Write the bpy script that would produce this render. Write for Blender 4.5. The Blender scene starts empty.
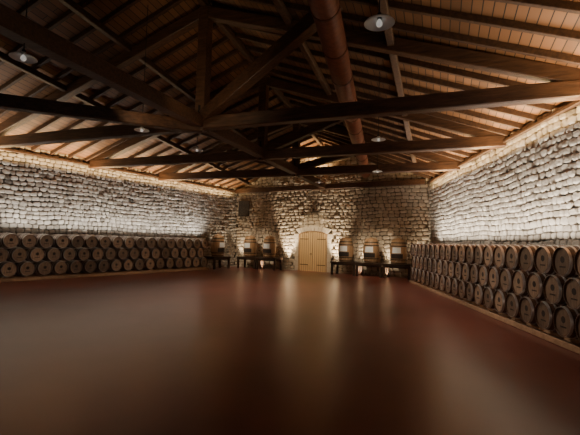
import bpy, math, random
from mathutils import Vector, Matrix
random.seed(7)
SC = bpy.context.scene
COL = SC.collection
pi = math.pi
S, Cc = math.sin, math.cos

# ------------------------------------------------------------------ helpers
class MB:
    def __init__(s): s.v = []; s.f = []; s.c = None
    def add(s, vs, fs):
        o = len(s.v); s.v += [tuple(v) for v in vs]; s.f += [tuple(i + o for i in f) for f in fs]; return s
    def box(s, x0, x1, y0, y1, z0, z1):
        return s.add([(x0,y0,z0),(x1,y0,z0),(x1,y1,z0),(x0,y1,z0),(x0,y0,z1),(x1,y0,z1),(x1,y1,z1),(x0,y1,z1)],
                     [(0,3,2,1),(4,5,6,7),(0,1,5,4),(1,2,6,5),(2,3,7,6),(3,0,4,7)])
    def beam(s, p, q, w, h, ch=0.02, up=(0,0,1)):
        """chamfered timber from p to q (centre line)"""
        p = Vector(p); q = Vector(q); d = (q - p).normalized(); up = Vector(up)
        if abs(d.dot(up)) > .95: up = Vector((0,1,0))
        sd = d.cross(up).normalized(); u = sd.cross(d).normalized()
        a, b = w/2, h/2
        prof = [(-a+ch,-b),(a-ch,-b),(a,-b+ch),(a,b-ch),(a-ch,b),(-a+ch,b),(-a,b-ch),(-a,-b+ch)]
        vs = [p + sd*x + u*y for x, y in prof] + [q + sd*x + u*y for x, y in prof]
        fs = [(i, (i+1) % 8, 8 + (i+1) % 8, 8 + i) for i in range(8)] + [tuple(range(7,-1,-1)), tuple(range(8,16))]
        return s.add(vs, fs)
    def tube(s, p, q, r, n=16, r2=None):
        p = Vector(p); q = Vector(q); d = (q-p).normalized()
        up = Vector((0,0,1)) if abs(d.z) < .9 else Vector((1,0,0))
        a = d.cross(up).normalized(); b = a.cross(d); r2 = r if r2 is None else r2
        vs = [p + (a*Cc(2*pi*i/n) + b*S(2*pi*i/n))*r for i in range(n)] + [q + (a*Cc(2*pi*i/n) + b*S(2*pi*i/n))*r2 for i in range(n)]
        return s.add(vs, [(i, (i+1) % n, n+(i+1) % n, n+i) for i in range(n)] + [tuple(range(n-1,-1,-1)), tuple(range(n,2*n))])
    def lathe(s, prof, n=24, axis='z', c=(0,0,0), close=False):
        vs = []
        for r, h in prof:
            for i in range(n):
                a = 2*pi*i/n
                if axis == 'z': vs.append((c[0]+r*Cc(a), c[1]+r*S(a), c[2]+h))
                else: vs.append((c[0]+r*Cc(a), c[1]+h, c[2]+r*S(a)))
        fs = []
        m = len(prof)
        for k in range(m if close else m-1):
            k2 = (k+1) % m
            for i in range(n):
                j = (i+1) % n
                fs.append((k*n+i, k*n+j, k2*n+j, k2*n+i))
        return s.add(vs, fs)
    def build(s, name, m, parent=None, smooth=False):
        me = bpy.data.meshes.new(name); me.from_pydata(s.v, [], s.f); me.update()
        if smooth:
            me.polygons.foreach_set('use_smooth', [True]*len(me.polygons))
        me.materials.append(m)
        import bmesh
        b = bmesh.new(); b.from_mesh(me); bmesh.ops.recalc_face_normals(b, faces=b.faces); b.to_mesh(me); b.free()
        if smooth:
            try: me.set_sharp_from_angle(angle=math.radians(40))
            except Exception: pass
        if s.c:
            ca = me.color_attributes.new('shade', 'FLOAT_COLOR', 'POINT')
            ca.data.foreach_set('color', [x for c in s.c for x in (c,c,c,1)])
        o = bpy.data.objects.new(name, me); COL.objects.link(o)
        if parent: o.parent = parent
        return o

def tag(o, label=None, cat=None, group=None, kind=None):
    if label: o['label'] = label
    if cat: o['category'] = cat
    if group: o['group'] = group
    if kind: o['kind'] = kind
    return o
def empty(name, loc, rz=0):
    o = bpy.data.objects.new(name, None); COL.objects.link(o)
    o.location = loc; o.rotation_euler = (0,0,rz); o.empty_display_size = .2
    return o
def dup(root, loc, rz):
    r = root.copy(); COL.objects.link(r); r.location = loc; r.rotation_euler = (0,0,rz)
    for ch in list(root.children):
        c = ch.copy(); COL.objects.link(c); c.parent = r
        for g in list(ch.children):
            e = g.copy(); COL.objects.link(e); e.parent = c
    return r

# ------------------------------------------------------------------ materials
def newmat(name):
    m = bpy.data.materials.new(name); m.use_nodes = True
    nt = m.node_tree; nt.nodes.clear()
    out = nt.nodes.new('ShaderNodeOutputMaterial'); b = nt.nodes.new('ShaderNodeBsdfPrincipled')
    nt.links.new(b.outputs[0], out.inputs[0])
    return m, nt, b
def N(nt, t, **k):
    n = nt.nodes.new(t)
    for a, v in k.items():
        if a in n.inputs: n.inputs[a].default_value = v
        else: setattr(n, a, v)
    return n
def ramp(nt, stops):
    r = nt.nodes.new('ShaderNodeValToRGB'); e = r.color_ramp.elements
    while len(e) < len(stops): e.new(.5)
    for x, (p, c) in zip(e, stops): x.position = p; x.color = (*c, 1)
    return r
def wood(name, c1, c2, sc=(1,1,1), rough=.6, bump=.3, nscale=4, rot=0):
    m, nt, b = newmat(name)
    tc = N(nt,'ShaderNodeTexCoord'); mp = N(nt,'ShaderNodeMapping'); mp.inputs['Scale'].default_value = sc; mp.inputs['Rotation'].default_value = (0,0,rot)
    nt.links.new(tc.outputs['Object'], mp.inputs[0])
    no = N(nt,'ShaderNodeTexNoise', Scale=nscale, Detail=6.0, Roughness=.65); nt.links.new(mp.outputs[0], no.inputs['Vector'])
    r = ramp(nt, [(.3,c1),(.7,c2)]); nt.links.new(no.outputs[0], r.inputs[0]); nt.links.new(r.outputs[0], b.inputs['Base Color'])
    b.inputs['Roughness'].default_value = rough
    bp = N(nt,'ShaderNodeBump', Strength=bump, Distance=.02); nt.links.new(no.outputs[0], bp.inputs['Height']); nt.links.new(bp.outputs[0], b.inputs['Normal'])
    return m
def plain(name, c, rough=.5, metal=0, nz=.15, emit=0):
    m, nt, b = newmat(name)
    tc = N(nt,'ShaderNodeTexCoord'); no = N(nt,'ShaderNodeTexNoise', Scale=9.0, Detail=4.0); nt.links.new(tc.outputs['Object'], no.inputs['Vector'])
    r = ramp(nt, [(.25,tuple(x*(1-nz) for x in c)),(.75,tuple(min(1,x*(1+nz)) for x in c))]); nt.links.new(no.outputs[0], r.inputs[0])
    nt.links.new(r.outputs[0], b.inputs['Base Color']); b.inputs['Roughness'].default_value = rough; b.inputs['Metallic'].default_value = metal
    if emit:
        b.inputs['Emission Color'].default_value = (1,.97,.9,1); b.inputs['Emission Strength'].default_value = emit
    return m
TH = math.radians(20.5)
M_beam = wood('dark_truss_timber', (.030,.013,.006), (.115,.054,.026), (.6,5,5), .5, .6, 3)
M_raft = wood('rafter_timber', (.030,.014,.007), (.090,.044,.021), (3,3,3), .6, .4, 3)
M_cask = wood('cask_oak', (.24,.135,.065), (.48,.30,.155), (6,6,.8), .5, .25, 3)
M_stave = wood('barrel_staves_oak', (.042,.018,.009), (.15,.068,.032), (5,.6,5), .36, .3, 4)
M_hoop = plain('galvanised_hoop', (.62,.58,.54), .30, .7)
M_hoopd = plain('dark_hoop', (.05,.045,.04), .45, .7)
M_rack = wood('rack_pine', (.26,.145,.075), (.46,.27,.15), (1,1,1), .7, .3, 5)
M_table = wood('table_dark_wood', (.020,.012,.009), (.055,.033,.02), (1,5,5), .35, .2, 4)
M_duct = plain('copper_brown_duct', (.24,.088,.050), .42, .2, .3)
M_ductband = plain('duct_band', (.13,.052,.03), .4, .4)
M_cord = plain('black_cord', (.01,.01,.01), .6)
M_enamel = plain('pale_grey_enamel', (.85,.87,.84), .35, 0, .04)
M_bulb = plain('frosted_glass_bulb', (.85,.84,.78), .25, 0, .05, .28)
M_iron = plain('black_iron', (.02,.019,.018), .5, .6)
M_vent = plain('dark_grey_vent', (.075,.065,.055), .6)
M_plaque = plain('white_plaque', (.78,.80,.80), .4, 0, .04)
M_ink = plain('brown_brand_ink', (.022,.013,.009), .7)
M_lid = plain('dark_cask_lid', (.05,.04,.035), .45, .3)

def head_mat():
    m, nt, b = newmat('barrel_head_oak')
    tc = N(nt,'ShaderNodeTexCoord'); sp = N(nt,'ShaderNodeSeparateXYZ'); nt.links.new(tc.outputs['Object'], sp.inputs[0])
    # vertical head boards with dark joints
    mu = N(nt,'ShaderNodeMath', operation='MULTIPLY'); mu.inputs[1].default_value = 11; nt.links.new(sp.outputs['X'], mu.inputs[0])
    fr = N(nt,'ShaderNodeMath', operation='FRACT'); nt.links.new(mu.outputs[0], fr.inputs[0])
    r = ramp(nt, [(0,(.4,.4,.4)),(.06,(1,1,1))]); nt.links.new(fr.outputs[0], r.inputs[0])
    no = N(nt,'ShaderNodeTexNoise', Scale=3.0, Detail=5.0); mp = N(nt,'ShaderNodeMapping'); mp.inputs['Scale'].default_value = (8,1,1.5)
    oi = N(nt,'ShaderNodeObjectInfo'); ad = N(nt,'ShaderNodeVectorMath', operation='ADD')
    nt.links.new(tc.outputs['Object'], ad.inputs[0]); nt.links.new(oi.outputs['Random'], ad.inputs[1])
    nt.links.new(ad.outputs[0], mp.inputs[0]); nt.links.new(mp.outputs[0], no.inputs['Vector'])
    r2 = ramp(nt, [(.3,(.16,.098,.060)),(.7,(.34,.22,.14))]); nt.links.new(no.outputs[0], r2.inputs[0])
    mx = N(nt,'ShaderNodeMixRGB', blend_type='MULTIPLY'); mx.inputs[0].default_value = 1
    nt.links.new(r2.outputs[0], mx.inputs[1]); nt.links.new(r.outputs[0], mx.inputs[2])
    hs = N(nt,'ShaderNodeHueSaturation'); mr = N(nt,'ShaderNodeMapRange'); mr.inputs['To Min'].default_value = .5; mr.inputs['To Max'].default_value = 1.3
    nt.links.new(oi.outputs['Random'], mr.inputs[0]); nt.links.new(mr.outputs[0], hs.inputs['Value']); nt.links.new(mx.outputs[0], hs.inputs['Color'])
    nt.links.new(hs.outputs[0], b.inputs['Base Color']); b.inputs['Roughness'].default_value = .45
    return m
M_head = head_mat()

def stone_mat(name, dark, mid, light):
    m, nt, b = newmat(name)
    tc = N(nt,'ShaderNodeTexCoord'); at = N(nt,'ShaderNodeAttribute', attribute_name='shade')
    no = N(nt,'ShaderNodeTexNoise', Scale=5.0, Detail=8.0, Roughness=.7); nt.links.new(tc.outputs['Object'], no.inputs['Vector'])
    ad = N(nt,'ShaderNodeMath', operation='MULTIPLY_ADD'); ad.inputs[1].default_value = .3
    nt.links.new(no.outputs[0], ad.inputs[0]); nt.links.new(at.outputs['Fac'], ad.inputs[2])
    r = ramp(nt, [(.15,dark),(.5,mid),(1.0,light)]); nt.links.new(ad.outputs[0], r.inputs[0]); nt.links.new(r.outputs[0], b.inputs['Base Color'])
    b.inputs['Roughness'].default_value = .9
    no2 = N(nt,'ShaderNodeTexNoise', Scale=12.0, Detail=8.0, Roughness=.7); nt.links.new(tc.outputs['Object'], no2.inputs['Vector'])
    bp = N(nt,'ShaderNodeBump', Strength=.45, Distance=.03); nt.links.new(no2.outputs[0], bp.inputs['Height']); nt.links.new(bp.outputs[0], b.inputs['Normal'])
    return m
M_stone = stone_mat('rubble_stone', (.055,.047,.038), (.36,.32,.265), (.58,.53,.455))
M_stonew = stone_mat('warm_rubble_stone', (.13,.104,.074), (.42,.345,.255), (.60,.515,.40))

def floor_mat():
    m, nt, b = newmat('red_brown_polished_concrete')
    tc = N(nt,'ShaderNodeTexCoord')
    no = N(nt,'ShaderNodeTexNoise', Scale=.5, Detail=4.0, Roughness=.5); nt.links.new(tc.outputs['Object'], no.inputs['Vector'])
    r = ramp(nt, [(.1,(.095,.023,.015)),(.9,(.185,.053,.038))]); r.color_ramp.interpolation = 'EASE'
    nt.links.new(no.outputs[0], r.inputs[0])
    nt.links.new(r.outputs[0], b.inputs['Base Color'])
    b.inputs['Roughness'].default_value = .29
    b.inputs['Specular IOR Level'].default_value = .65
    return m
M_floor = floor_mat()

def deck_mat():
    m, nt, b = newmat('plank_deck')
    tc = N(nt,'ShaderNodeTexCoord'); mp = N(nt,'ShaderNodeMapping'); mp.inputs['Rotation'].default_value = (0,0,-(pi/2-TH))
    nt.links.new(tc.outputs['Object'], mp.inputs[0])
    br = N(nt,'ShaderNodeTexBrick'); nt.links.new(mp.outputs[0], br.inputs['Vector'])
    for k, v in {'Scale':1.0,'Mortar Size':.012,'Brick Width':4.4,'Row Height':.22,'Bias':0.0}.items(): br.inputs[k].default_value = v
    br.inputs['Color1'].default_value = (.215,.102,.042,1); br.inputs['Color2'].default_value = (.125,.058,.023,1); br.inputs['Mortar'].default_value = (.012,.007,.004,1)
    nt.links.new(br.outputs['Color'], b.inputs['Base Color']); b.inputs['Roughness'].default_value = .6
    return m
M_deck = deck_mat()
def door_mat():
    m, nt, b = newmat('door_straw_planks')
    tc = N(nt,'ShaderNodeTexCoord'); sp = N(nt,'ShaderNodeSeparateXYZ'); nt.links.new(tc.outputs['Object'], sp.inputs[0])
    mu = N(nt,'ShaderNodeMath', operation='MULTIPLY'); mu.inputs[1].default_value = 6; nt.links.new(sp.outputs['X'], mu.inputs[0])
    fr = N(nt,'ShaderNodeMath', operation='FRACT'); nt.links.new(mu.outputs[0], fr.inputs[0])
    r = ramp(nt, [(0,(.16,.09,.04)),(.16,(.66,.45,.22)),(.84,(.55,.36,.17)),(1,(.16,.09,.04))]); nt.links.new(fr.outputs[0], r.inputs[0])
    nt.links.new(r.outputs[0], b.inputs['Base Color']); b.inputs['Roughness'].default_value = .5
    return m
M_door = door_mat()

# ------------------------------------------------------------------ plan of the hall
E = 6.12           # eaves height
K = .37            # roof pitch
P0 = Vector((-3.05, 13.3)); D = Vector((S(TH), Cc(TH))); NN = Vector((Cc(TH), -S(TH)))
Lp = Vector((-13.3, 17.5)); Ld = Vector((.535,.845)).normalized(); Lin = Vector((Ld.y, -Ld.x))
Rp = Vector((6.85, 0)); Rd = Vector((.067,1)).normalized(); Rin = Vector((-Rd.y, Rd.x))
BL = Vector((-4.26, 31.8)); BR = Vector((8.49, 24.4)); Bd = (BR-BL).normalized(); Bin = Vector((Bd.y, -Bd.x)); BLEN = (BR-BL).length
def cr(a, b): return a.x*b.y - a.y*b.x
def R(s): return P0 + D*s
def aL(s): return cr(R(s)-Lp, Ld)/cr(NN, Ld)
def aR(s): return cr(Rp-R(s), Rd)/cr(NN, Rd)
def tb(s): return cr(BL-R(s), Bd)/cr(NN, Bd)
def hh(s): return K*(aL(s)+aR(s))/2
def rz(s, t):
    a = aR(s) if t > 0 else aL(s)
    return E + hh(s)*(1-abs(t)/a)
def st(x, y):
    v = Vector((x,y)) - P0; return v.dot(D), v.dot(NN)
def roofz(x, y): return rz(*st(x, y))
def pt(s, t, z): v = R(s) + NN*t; return Vector((v.x, v.y, z))

# floor
f = MB(); f.box(-34, 16, -6, 36, -.2, 0); tag(f.build('floor', M_floor), kind='structure')

# stone walls ----------------------------------------------------------------
def stone_wall(name, A, B, inn, ztop, mat, skip=None, course=(.18,.24), wid=(.20,.38), var=.12):
    """real rubble stones in irregular courses over a mortar core"""
    A3 = Vector((A.x, A.y, 0)); d = (B-A); L = d.length; d = d.normalized(); d3 = Vector((d.x,d.y,0)); n3 = Vector((inn.x, inn.y, 0))
    mb = MB(); mb.c = []
    # core with stepped top following the roof
    ns = 24
    for k in range(ns):
        u0, u1 = L*k/ns, L*(k+1)/ns
        za, zb = ztop(u0), ztop(u1)
        a = A3+d3*u0; b = A3+d3*u1; bk = -n3*.5
        up = Vector((0,0,1))
        mb.add([a, b, b+up*zb, a+up*za, a+bk, b+bk, b+bk+up*zb, a+bk+up*za], [(0,1,2,3),(5,4,7,6),(3,2,6,7),(0,4,5,1)]); mb.c += [0.05]*8
    zmax = max(ztop(L*k/20) for k in range(21))
    def stone(x0, x1, z0, z1):
        cx, cz = (x0+x1)/2, (z0+z1)/2
        if cz > ztop(min(max(cx,0),L)) - .02 or cx < 0 or cx > L: return
        if skip and skip(cx, cz, (x1-x0)/2): return
        w, h = (x1-x0)/2-.008, (z1-z0)/2-.008
        p = random.uniform(.06,.115); sh = random.gauss(.48,var)
        c = min(w,h)*random.uniform(.35,.6)
        base = [(-w+c,-h),(w-c,-h),(w,-h+c),(w,h-c),(w-c,h),(-w+c,h),(-w,h-c),(-w,-h+c)]
        j = min(w,h)*.12
        base = [(x+random.uniform(-j,j), z+random.uniform(-j,j)) for x, z in base]
        wav = lambda x: .035*S(x*.9+cz*.6)+.02*S(x*2.7+cz*2)
        tx, tz = random.uniform(-.14,.14), random.uniform(-.14,.14)
        vs = []
        for ins, dp in ((0,-.01),(.05,.60),(.20,.88),(.55,1.0)):
            for x, z in base:
                xx, zz = x*(1-ins), z*(1-ins)
                dep = p*dp*(1 + (tx*xx/w + tz*zz/h if dp > 0 else 0)) + (random.uniform(-.005,.005) if dp > 0 else 0)
                X = cx+xx; vs.append(A3 + d3*X + Vector((0,0,cz+zz+wav(X))) + n3*dep)
        vs.append(A3 + d3*cx + Vector((0,0,cz+wav(cx))) + n3*(p*1.03))
        fs = []
        for r in range(3):
            for i in range(8):
                k = (i+1) % 8; fs.append((r*8+i, r*8+k, (r+1)*8+k, (r+1)*8+i))
        for i in range(8): fs.append((24+i, 24+(i+1) % 8, 32))
        mb.add(vs, fs); mb.c += [sh]*33
    z = -.08
    while z < zmax:
        h = random.uniform(*course); x = -random.uniform(0,.4)
        while x < L:
            w = random.uniform(*wid); 
            stone(x, x+w, z+random.uniform(-.016,.010), z+h+random.uniform(-.010,.016))
            x += w
        z += h
    return tag(mb.build(name, mat), kind='structure')
LA = Lp - Ld*9
stone_wall('wall_left', LA, BL+Bd*0, Lin, lambda u: E, M_stone)
RA = Rp + Rd*4.0
stone_wall('wall_right', BR, RA, Rin, lambda u: E, M_stone)
DQ, DW, DH, DRISE = 6.88, 1.12, 2.62, .20       # door centre on the wall, half width, spring height, arch rise
def bskip(x, z, w):
    dx = abs(x-DQ)
    return dx - w*.6 < DW+.30 and z < DH + .30 + DRISE*(1-min(1,dx/(DW+.3))**2)
def btop(u):
    p = BL + Bd*u; return max(E, roofz(p.x, p.y)) 
stone_wall('wall_back', BL, BR, Bin, btop, M_stonew, bskip, (.20,.28), (.26,.50), .09)

# ceiling deck
mb = MB(); S0, S1 = -9.5, 17.5; n = 18
for side in (-1, 1):
    for k in range(n):
        s0 = S0+(S1-S0)*k/n; s1 = S0+(S1-S0)*(k+1)/n
        a0 = (aR(s0) if side > 0 else aL(s0)); a1 = (aR(s1) if side > 0 else aL(s1)); e = .6
        q = [pt(s0,0,E+hh(s0)), pt(s1,0,E+hh(s1)), pt(s1,side*(a1+e),E-K*e), pt(s0,side*(a0+e),E-K*e)]
        q2 = [v+Vector((0,0,.08)) for v in q]
        mb.add(q+q2, [(0,1,2,3),(4,7,6,5)])
tag(mb.build('ceiling', M_deck), kind='structure')

# common rafters
s = -9.2; first = {}
while s < 16.3:
    for side in (-1,1):
        a = aR(s) if side > 0 else aL(s); t0, t1 = 0.08, a+.1
        tbk = tb(s)
        if side > 0: t1 = min(t1, tbk)
        elif tbk < 0: t0 = max(t0, -tbk)
        if t1-t0 > .6:
            root = pt(s, side*t1, rz(s, side*t1)); zoff = -.085
            mb = MB(); mb.beam(pt(s,side*t0,rz(s,side*t0)+zoff)-root, pt(s,side*t1,rz(s,side*t1)+zoff)-root, .12, .17, .01)
            o = mb.build('roof_rafter', M_raft); o.location = root
            tag(o, 'slim dark rafter under the plank deck on the %s roof slope' % ('right' if side > 0 else 'left'), 'rafter', 'slim rafters of the %s slope' % ('right' if side > 0 else 'left'))
    s += .86

# purlins and ridge beam (run lengthways)
def long_beam(name, t, z_off, s0, s1, w, h, label, cat, fz=None, mat=None):
    z = (lambda q: fz) if fz is not None else (lambda q: rz(q, t)+z_off)
    root = pt(s0, t, z(s0)); q = pt(s1, t, z(s1))
    o = MB().beam((0,0,0), q-root, w, h, .02).build(name, mat or M_raft); o.location = root
    return tag(o, label, cat)
long_beam('ridge_beam', 0, -.26, -9.4, 14.6, .2, .24, 'dark ridge beam running along the very top of the roof', 'beam')
for t, end, lb in ((-3.1,15.6,'purlin on left slope, next to the ridge'),(-6.2,16.4,'purlin on left slope, nearest the left wall'),(3.1,13.6,'purlin on right slope, next to the ridge'),(6.2,12.2,'purlin on right slope, nearest the right wall')):
    e = min(end, 16.0)
    while (aR(e) if t > 0 else aL(e)) < abs(t)+.1 or (tb(e) < t): e -= .1
    long_beam('purlin', t, -.27, -9.4, e, .20, .22, 'dark '+lb, 'beam')
TZ = 5.72     # underside of ties
o = long_beam('collar_beam', 0, 0, -9.4, 14.9, .36, .40, 'long dark timber running lengthways through the feet of the king posts', 'beam', fz=TZ+.20, mat=M_beam)

# trusses
def truss(s, label, near=False):
    P = pt(s, 0, 0); root = empty('roof_truss', (P.x, P.y, TZ), -TH)
    l, r = aL(s), aR(s); H = E + hh(s) - TZ
    MB().beam((-l-.12,0,.16),(r+.12,0,.16),.34,.42,.025).build('tie_beam', M_beam, root)
    MB().beam((0,0,-.10),(0,0,H-.38),.36,.36,.02).build('king_post', M_beam, root)
    for sd, a in ((-1,l),(1,r)):
        zo = -.52
        MB().beam((sd*.1,0,H+zo-.03),(sd*(a-.1),0,H*(.1/a)+(E-TZ)*(1-.1/a)-.15),.30,.38,.02).build('principal_rafter', M_beam, root)
        if near and sd > 0:      # the heavy strut that leans forward to the near rafters
            t, y = 5.0, -1.6; zr = rz(s+y, t) - TZ - .30
            MB().beam((.12,-.05,.38),(t,y,zr),.34,.42,.02).build('strut', M_beam, root)
        else:
            t = 4.3; zr = (E-TZ) + (H-(E-TZ))*(1-t/a) - .62
            MB().beam((sd*.12,.0,.38),(sd*t,0,zr),.30,.36,.02).build('strut', M_beam, root)
    m = MB(); 
    for y in (-.187,.187): m.box(-.04,.04,y-.006,y+.006,-.08,.75)
    m.build('iron_strap', M_iron, root)
    return tag(root, label, 'roof truss')
truss(0, 'nearest king post roof truss, spanning the hall with the largest tie beam', True)
truss(4.9, 'middle king post roof truss, second from the camera')
truss(9.4, 'farthest king post roof truss, in front of the wall with the door')
# brace beam from first king post to left wall
a = pt(0,0,TZ+.05)
o = MB().beam((0,0,0), Vector((-13.2,9.1,TZ+.02))-a, .32, .38).build('diagonal_brace_beam', M_beam); o.location = a
tag(o, 'dark horizontal brace running from nearest king post towards the left wall', 'beam')
# beam along the back wall
p = BL + Bin*.32 + Bd*.2; q = BR + Bin*.32 - Bd*.2
o = MB().beam((0,0,0), (q.x-p.x, q.y-p.y, 0), .3, .34).build('wall_beam', M_beam); o.location = (p.x,p.y,TZ+.15)
tag(o, 'dark horizontal beam set against the stone wall high above the arched door', 'beam')
# wall plates
for nm, A_, dd, inn, L_, lb in (('wall_plate', LA, Ld, Lin, (BL-LA).length, 'left'), ('wall_plate', RA, Rd, Rin, (BR-RA).length, 'right')):
    p = A_ + inn*.10; q = A_ + dd*L_ + inn*.10
    o = MB().beam((0,0,0),(q.x-p.x,q.y-p.y,0),.14,.12).build(nm, M_raft); o.location = (p.x,p.y,E-.28)
    tag(o, 'timber wall plate carrying the rafter feet along the top of the %s wall' % lb, 'beam')

# ------------------------------------------------------------------ barrels
def make_barrel():
    root = empty('oak_barrel', (0,0,0)); Lb = .94; c = (0,0,.35)
    def rad(y): u = (y-Lb/2)/(Lb/2); return .35 - .058*u*u
    pr = [(.262,.045),(rad(0)-.009,.045),(rad(0)-.009,0),(rad(0),0)] + [(rad(Lb*i/10), Lb*i/10) for i in range(1,11)] + [(rad(0)-.018,Lb),(rad(0)-.018,Lb-.035),(.001,Lb-.035)]
    MB().lathe(pr, 32, 'y', c).build('staves', M_stave, root, True)
    MB().lathe([(.284,.048),(.284,.040),(.14,.038),(.001,.038)], 32, 'y', c).build('head', M_head, root)
    for y0, y1 in ((.003,.055),(.15,.185),(.27,.305),(.635,.67),(.755,.79),(.885,.937)):
        MB().lathe([(rad(y0)-.007,y0),(rad(y0)+.007,y0),(rad(y1)+.007,y1),(rad(y1)-.007,y1)], 32, 'y', c, True).build('hoop', M_hoop, root, True)
    m = MB()     # small round stamp with a line of lettering-sized blocks under it
    m.lathe([(.001,.0345),(.070,.0345),(.070,.0375),(.001,.0375)], 20, 'y', (0,0,.39), False)
    for k in range(5): m.box(-.10+k*.042,-.068+k*.042,.0345,.0375,.225,.255)
    m.build('brand_mark', M_ink, root)
    MB().tube((0,.47,.69),(0,.47,.712),.03,10).build('bung', M_plaque, root)
    return root
proto = make_barrel(); used = False
ORD = lambda n: '%d%s' % (n, 'th' if 10 <= n % 100 <= 20 else {1:'st',2:'nd',3:'rd'}.get(n % 10,'th'))
ROWN = ('bottom','middle','top')
PITCH, VP, RZ = .726, .612, .172
def barrel_row(A_, dd, inn, n, side, edge):
    global used
    ang = math.atan2(inn.x, -inn.y)     # local -Y (the head) turned to face into the hall
    for row in range(3):
        cnt = n - (row % 2)
        for i in range(cnt):
            u = i*PITCH + (PITCH/2 if row % 2 else 0)
            P = A_ + dd*u
            loc = (P.x, P.y, RZ + row*VP)
            rot = ang
            if not used: proto.location = loc; proto.rotation_euler = (0,0,rot); o = proto; used = True
            else: o = dup(proto, loc, rot)
            tag(o, 'oak wine barrel, %s row along the %s wall, %s from the photo edge' % (ROWN[row], side, ORD(i+1)), 'barrel', 'oak barrels stacked along the %s wall' % side)
def rack(A_, dd, inn, L_, side):
    ang = math.atan2(inn.x, -inn.y)
    root = empty('barrel_rack', (A_.x, A_.y, 0), ang)
    # local +X direction along the row
    sgn = 1 if (Cc(ang)*dd.x + S(ang)*dd.y) > 0 else -1
    for y in (.30,.64):
        MB().beam((-sgn*.42,y,.125),(sgn*(L_+.42),y,.125),.12,.09,.008).build('rail', M_rack, root)
    MB().beam((-sgn*.42,.03,.07),(sgn*(L_+.42),.03,.07),.05,.13,.008).build('front_board', M_rack, root)
    u = -.3
    while u < L_+.4:
        MB().box(sgn*u-.05,sgn*u+.05,.06,.92,0,.08).build('cross_bearer', M_rack, root); u += 1.45
    tag(root, 'long low timber rack under the barrels along the %s wall' % side, 'rack')
FL = Vector((-12.1,16.75)); FR = Vector((5.05,0))
a = FL - Ld*.95; NL = 19
barrel_row(a, Ld, Lin, NL, 'left', 'left'); rack(a, Ld, Lin, (NL-1)*PITCH, 'left')
a = FR + Rd*6.9; NR = 21
barrel_row(a, Rd, Rin, NR, 'right', 'right'); rack(a, Rd, Rin, (NR-1)*PITCH, 'right')

# ------------------------------------------------------------------ tables and display casks
def make_table():
    root = empty('display_table', (0,0,0)); W, Dp, H = 1.69, 1.0, .86
    MB().box(-W/2,W/2,-Dp/2,Dp/2,H-.13,H).build('tabletop', M_table, root)
    for x in (-W/2+.10, W/2-.10):
        for y in (-Dp/2+.08, Dp/2-.08):
            MB().beam((x,y,0),(x,y,H-.13),.13,.13,.01).build('leg', M_table, root)
    m = MB(); m.box(-W/2+.1,W/2-.1,-Dp/2+.06,-Dp/2+.09,H-.23,H-.13); m.box(-W/2+.1,W/2-.1,Dp/2-.09,Dp/2-.06,H-.23,H-.13)
    m.build('apron', M_table, root)
    return root
def make_cask():
    root = empty('display_cask', (0,0,0)); H = 1.16; root.scale = (1.12,1.0,1.15)
    def rad(z): u = (z-H/2)/(H/2); return .45-.085*u*u
    pr = [(.001,0)]+[(rad(H*i/10), H*i/10) for i in range(11)]+[(rad(H)-.03,H),(rad(H)-.03,H-.03),(.001,H-.03)]
    MB().lathe(pr, 28).build('staves', M_cask, root, True)
    for z0 in (.02,.20,.90,1.07):
        MB().lathe([(rad(z0)+.002,z0),(rad(z0)+.009,z0),(rad(z0+.045)+.009,z0+.045),(rad(z0+.045)+.002,z0+.045)],28,close=True).build('hoop', M_hoopd, root, True)
    MB().lathe([(.35,1.14),(.36,1.19),(.31,1.27),(.17,1.32),(.05,1.335),(.05,1.37),(.001,1.375)],24).build('lid', M_cask, root, True)
    m = MB(); vs = []
    for z in (.56,.86):
        for i in range(9):
            a = -pi/2 + (i-4)*.13; r = rad(z)+.014; vs.append((r*Cc(a), r*S(a), z))
    m.add(vs, [(i,i+1,10+i,9+i) for i in range(8)])
    p = m.build('label_plate', M_plaque, root)
    m = MB(); vs = []
    for z in (.28,.52):
        for i in range(9):
            a = -pi/2 + (i-4)*.19; r = rad(z)+.012; vs.append((r*Cc(a), r*S(a), z))
    m.add(vs, [(i,i+1,10+i,9+i) for i in range(8)])
    m.build('dark_panel', M_lid, root)
    MB().tube((0,-.40,.14),(0,-.55,.14),.022,10).build('tap', M_hoop, root)
    return root
tbl = make_table(); csk = make_cask(); firstt = True
spots = []
bo = Vector((-4.26,31.8)) + Bin*1.05; bang = math.atan2(Bd.y, Bd.x)
lo = Lp + Lin*1.05 + Ld*13.75; lang = math.atan2(Lin.x, -Lin.y)
tl = ['at the end of the left barrel stack','second from the left barrel stack','just left of the arched door','just right of the arched door','second to the right of the door','nearest the right barrel stack']
spots.append((lo.x, lo.y, lang))
for q in (2.20,3.90,9.75,11.45,13.15):
    p = bo + Bd*q; spots.append((p.x,p.y,bang))
for i, (x, y, a) in enumerate(spots):
    if i == 0:
        tbl.location = (x,y,0); tbl.rotation_euler = (0,0,a); o = tbl; csk.location = (x,y,.86); csk.rotation_euler = (0,0,a); c = csk
    else: o = dup(tbl,(x,y,0),a); c = dup(csk,(x,y,.86),a)
    tag(o, 'dark wooden table %s' % tl[i], 'table', 'dark tables at the far wall')
    tag(c, 'upright oak cask with white plate, %s' % tl[i], 'cask', 'display casks on the tables')

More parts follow.
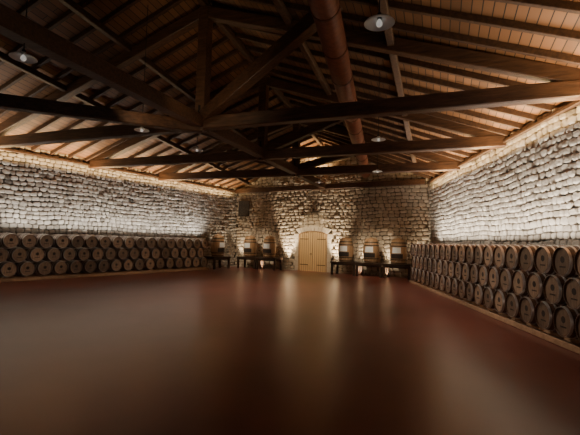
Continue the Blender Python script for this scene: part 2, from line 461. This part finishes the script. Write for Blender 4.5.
# ------------------------------------------------------------------ arched door
Dc = BL + Bd*DQ
door = empty('door_1', (Dc.x + Bin.x*.05, Dc.y + Bin.y*.05, 0), bang); tag(door, kind='structure')
def arcz(x, w, h, rise): return h + rise*(1-(x/w)**2)
for sd in (-1,1):
    m = MB(); pts = [(sd*.012,0)] + [(sd*(.012+(DW-.06)*i/8), arcz(.012+(DW-.06)*i/8, DW, DH, DRISE)-.05) for i in range(9)] + [(sd*(DW-.05),0)]
    k = len(pts); m.add([(x,-.04,z) for x,z in pts]+[(x,.02,z) for x,z in pts], [tuple(range(k)), tuple(range(2*k-1,k-1,-1))]+[(i,(i+1)%k,k+(i+1)%k,k+i) for i in range(k)])
    leaf = m.build('door_leaf', M_door, door)
    for z in (.45,2.25):
        x0, x1 = sorted((sd*(DW-.12), sd*.35)); MB().box(x0,x1,-.052,-.04,z-.02,z+.02).build('hinge_strap', M_iron, leaf)
MB().lathe([(.05,0),(.065,.0),(.065,.02),(.05,.02)],14,'y',(-.12,-.075,1.2),True).build('door_handle', M_iron, door)
m = MB(); prev = None; outer = []; inner = []
for i in range(-8,9):
    x = DW*i/8; outer.append((x, arcz(x,DW,DH,DRISE))); inner.append((x*.95, arcz(x,DW,DH,DRISE)-.05))
outer = [(-DW,0)]+outer+[(DW,0)]; inner = [(-DW*.95,0)]+inner+[(DW*.95,0)]
k = len(outer)
m.add([(x,-.07,z) for x,z in outer]+[(x,-.07,z) for x,z in inner]+[(x,.03,z) for x,z in outer]+[(x,.03,z) for x,z in inner],
      [(i,i+1,k+i+1,k+i) for i in range(k-1)]+[(k+i,k+i+1,3*k+i+1,3*k+i) for i in range(k-1)]+[(i,2*k+i,2*k+i+1,i+1) for i in range(k-1)])
m.build('door_frame', M_cask, door)
# stone surround
tr = MB(); tr.c = []
def blk(c4):
    cx = sum(p[0] for p in c4)/4; cz = sum(p[1] for p in c4)/4; g = .975
    o_ = [(cx+(x-cx)*g, cz+(z-cz)*g) for x,z in c4]; i_ = [(cx+(x-cx)*.9, cz+(z-cz)*.9) for x,z in c4]
    tr.add([(x,-.0,z) for x,z in o_]+[(x,-.11,z) for x,z in o_]+[(x,-.125,z) for x,z in i_], [(i,(i+1)%4,4+(i+1)%4,4+i) for i in range(4)]+[(4+i,4+(i+1)%4,8+(i+1)%4,8+i) for i in range(4)]+[(8,9,10,11)])
    tr.c += [random.uniform(.6,.8)]*12
for sd in (-1,1):
    for kk in range(8):
        h = DH/8; z = h*kk; w = (.30,.40)[kk % 2]; blk([(sd*DW,z),(sd*(DW+w),z),(sd*(DW+w),z+h),(sd*DW,z+h)])
for i in range(9):
    x0 = -DW+2*DW*i/9; x1 = -DW+2*DW*(i+1)/9; kx = 1.26
    blk([(x0,arcz(x0,DW,DH,DRISE)),(x1,arcz(x1,DW,DH,DRISE)),(x1*kx,arcz(x1,DW,DH,DRISE)+.33),(x0*kx,arcz(x0,DW,DH,DRISE)+.33)])
o = tr.build('trim_1', M_stonew); o.location = (Dc.x,Dc.y,0); o.rotation_euler = (0,0,bang); tag(o, kind='structure')

# wall vent high on the back wall
p = BL + Bd*.9 + Bin*.2
v = empty('wall_vent', (p.x,p.y,3.9), bang); m = MB()
m.box(-.5,.5,-.06,0,0,.06); m.box(-.5,.5,-.06,0,1.14,1.2); m.box(-.5,-.44,-.06,0,.06,1.14); m.box(.44,.5,-.06,0,.06,1.14)
m.build('frame', M_vent, v)
m = MB()
for k in range(16): m.box(-.44,.44,-.045,-.005,.065+k*.067,.122+k*.067)
m.build('louvres', M_vent, v)
tag(v, 'dark louvred vent high on the stone wall near left corner', 'vent')

# ------------------------------------------------------------------ duct
d0 = Vector((.22,6.2,6.75)); d1 = Vector((4.75,25.4,6.5))
root = empty('ventilation_duct', d0)
MB().tube((0,0,0), d1-d0, .29, 24).build('pipe', M_duct, root, True)
dl = d1-d0; n = 12
for k in range(1,n):
    c = dl*(k/n); u = dl.normalized(); MB().tube(c-u*.03, c+u*.03, .303, 24).build('seam_band', M_ductband, root, True)
tag(root, 'round copper brown duct running lengthways above the tie beams', 'duct')

# ------------------------------------------------------------------ pendant lamps
def pendant(x, y, z, label):
    root = empty('pendant_lamp', (x,y,z)); top = roofz(x,y)-z-.02
    MB().tube((0,0,.12),(0,0,top),.011,8).build('cord', M_cord, root)
    MB().lathe([(.235,.0),(.24,.004),(.225,.022),(.12,.055),(.06,.085),(.035,.12),(.03,.12),(.05,.08),(.11,.048),(.215,.016),(.23,.0)],28).build('shade', M_enamel, root, True)
    MB().tube((0,0,.07),(0,0,.17),.035,12).build('socket', M_iron, root)
    MB().lathe([(.001,-.055),(.03,-.048),(.05,-.02),(.05,.01),(.03,.05),(.02,.07)],16).build('bulb', M_bulb, root, True)
    tag(root, label, 'lamp', 'pendant lamps hung from the roof')
pendant(1.33,6.15,5.48,'largest pendant lamp, grey dish shade at top right of the photo')
pendant(-5.25,7.6,5.42,'pendant lamp with grey dish shade near top left corner')
pendant(2.9,13.3,5.5,'pendant lamp hanging right of the brown duct, second behind the largest lamp')
pendant(4.15,19.2,5.5,'small far pendant lamp behind the two right hand ones')
pendant(-3.72,15.6,5.5,'small pendant lamp just left of nearest king post')
pendant(-4.9,12.9,5.5,'pendant lamp under the left end of the nearest tie beam')
pendant(1.55,21.9,5.3,'smallest pendant lamp above the arched door')

# ------------------------------------------------------------------ lights
def area(name, loc, size, power, col, direction, sy=None, spread=180):
    l = bpy.data.lights.new(name,'AREA'); l.energy = power; l.color = col; l.size = size
    if sy: l.shape = 'RECTANGLE'; l.size_y = sy
    l.spread = math.radians(spread)
    o = bpy.data.objects.new(name, l); COL.objects.link(o); o.location = loc
    o.rotation_euler = Vector(direction).to_track_quat('-Z','Y').to_euler(); return o
def strip(name, A_, dd, inn, u0, u1, off, z, power, col, tilt, spread=180):
    """linear uplight over the back of the barrels, thrown up the stones; also the added eaves fill"""
    c = A_ + dd*((u0+u1)/2) + inn*off
    l = bpy.data.lights.new(name,'AREA'); l.shape = 'RECTANGLE'; l.size = u1-u0; l.size_y = .05; l.energy = power; l.color = col; l.spread = math.radians(spread)
    o = bpy.data.objects.new(name,l); COL.objects.link(o)
    zl = -(Vector((-inn.x*tilt,-inn.y*tilt,1)).normalized()); xl = Vector((dd.x,dd.y,0)); yl = zl.cross(xl)
    mt = Matrix((xl,yl,zl)).transposed().to_4x4(); mt.translation = (c.x,c.y,z); o.matrix_world = mt
    return o
strip('uplight_strip_a', Lp, Ld, Lin, -5.5, 12.8, .68, 2.0, 950, (1,.945,.875), .14, 120)
strip('uplight_strip_b', Rp, Rd, Rin, 6.0, 22.3, .70, 2.0, 720, (1,.885,.75), .14, 120)
# added unseen warm strips that wash the rafter feet and the deck above the eaves
strip('eaves_fill_a', Lp, Ld, Lin, -8.0, 16.0, .60, 5.1, 820, (1,.66,.30), -.05, 150)
strip('eaves_fill_b', Rp, Rd, Rin, 4.5, 23.5, .60, 5.1, 700, (1,.66,.30), -.05, 150)
def spot(loc, tgt, power, col, ang, blend=.6, r=.05):  # serves the wall uplights and the added fill spots
    l = bpy.data.lights.new('uplight_or_fill','SPOT'); l.energy = power; l.color = col; l.spot_size = math.radians(ang); l.spot_blend = blend; l.shadow_soft_size = r
    o = bpy.data.objects.new('uplight_or_fill_spot', l); COL.objects.link(o); o.location = loc
    o.rotation_euler = (Vector(tgt)-Vector(loc)).to_track_quat('-Z','Y').to_euler()
for q, pw in ((.8,550),(3.05,1900),(5.0,2100),(8.75,2100),(10.6,1900),(12.3,1900),(14.0,700)):
    b0 = BL + Bd*q + Bin*.72; b1 = BL + Bd*q + Bin*.10
    spot((b0.x,b0.y,.15),(b1.x,b1.y,3.0), pw, (1,.81,.57), 46, .5, .15)
b0 = Lp + Ld*14.9 + Lin*.45; b1 = Lp + Ld*14.9
spot((b0.x,b0.y,.15),(b1.x,b1.y,4.5), 600, (1,.82,.6), 60)
# warm glow in the gable over the far beam
p = BL + Bd*7.2 + Bin*1.2
spot((p.x,p.y,6.2),(p.x-Bin.x*.3,p.y-Bin.y*.3,8.6), 1100, (1,.62,.28), 110, .8)
p = Dc + Bin*3.6
spot((p.x,p.y,5.6),(Dc.x,Dc.y,1.7), 1150, (1,.80,.54), 52, .9, .1)
# added fill spots without fixtures, aimed at the tables on both sides of the door
for q in (2.2,11.4):
    p = BL + Bd*q + Bin*5.0; t_ = BL + Bd*q + Bin*1.3
    spot((p.x,p.y,5.6),(t_.x,t_.y,1.0), 950, (1,.84,.62), 52, .8, .1)
# added fill spots under the trusses, aimed at the barrel fronts
for s_ in (0,4.9,9.4):
    for sd, pw in ((-1,240),(1,800)):
        a0 = (aR(s_) if sd > 0 else aL(s_)); p = pt(s_, sd*a0*.40, TZ-.12); tg = pt(s_-.5, sd*(a0-1.3), .9)
        spot(tuple(p), tuple(tg), pw, (1,.89,.76), 74, .9, .12)
# added low warm fill spots that graze the near truss timbers
for s_, t_, tt in ((-2.6,-1.0,.6),(-2.6,1.2,.8)):
    p = pt(s_, t_, 5.3); q = pt(0, tt*t_, 7.6)
    spot(tuple(p), tuple(q), 80, (1,.74,.46), 110, 1, .1)
# added fill spots at truss height that wash the floor
for s_, t_, pw in ((0,.0,330),(4.9,0,750),(-5.5,1.0,90)):
    p = pt(s_, t_, 5.55); spot(tuple(p), (p.x,p.y,0), pw, (1,.82,.74), 105, 1, .15)
area('rear_fill_light', (0,-5,4.2), 8, 60, (1,.91,.84), (0,1,-.1), 3)  # added soft fill behind the camera, standing for no actual lamp
w = bpy.data.worlds.new('world'); SC.world = w; w.use_nodes = True
w.node_tree.nodes['Background'].inputs[0].default_value = (.65,.6,.58,1); w.node_tree.nodes['Background'].inputs[1].default_value = .012

# ------------------------------------------------------------------ camera
cam = bpy.data.cameras.new('camera'); co = bpy.data.objects.new('camera', cam); COL.objects.link(co)
p = math.radians(3.5); rr = math.radians(1.5)
fw = Vector((0,Cc(p),S(p))); u0 = Vector((0,-S(p),Cc(p))); r0 = Vector((1,0,0))
rt = r0*Cc(rr) + u0*S(rr); up = u0*Cc(rr) - r0*S(rr)
mt = Matrix((rt, up, -fw)).transposed().to_4x4(); mt.translation = (0,0,2.0)
co.matrix_world = mt; cam.sensor_width = 36; cam.lens = 24.95; cam.clip_end = 200
SC.camera = co
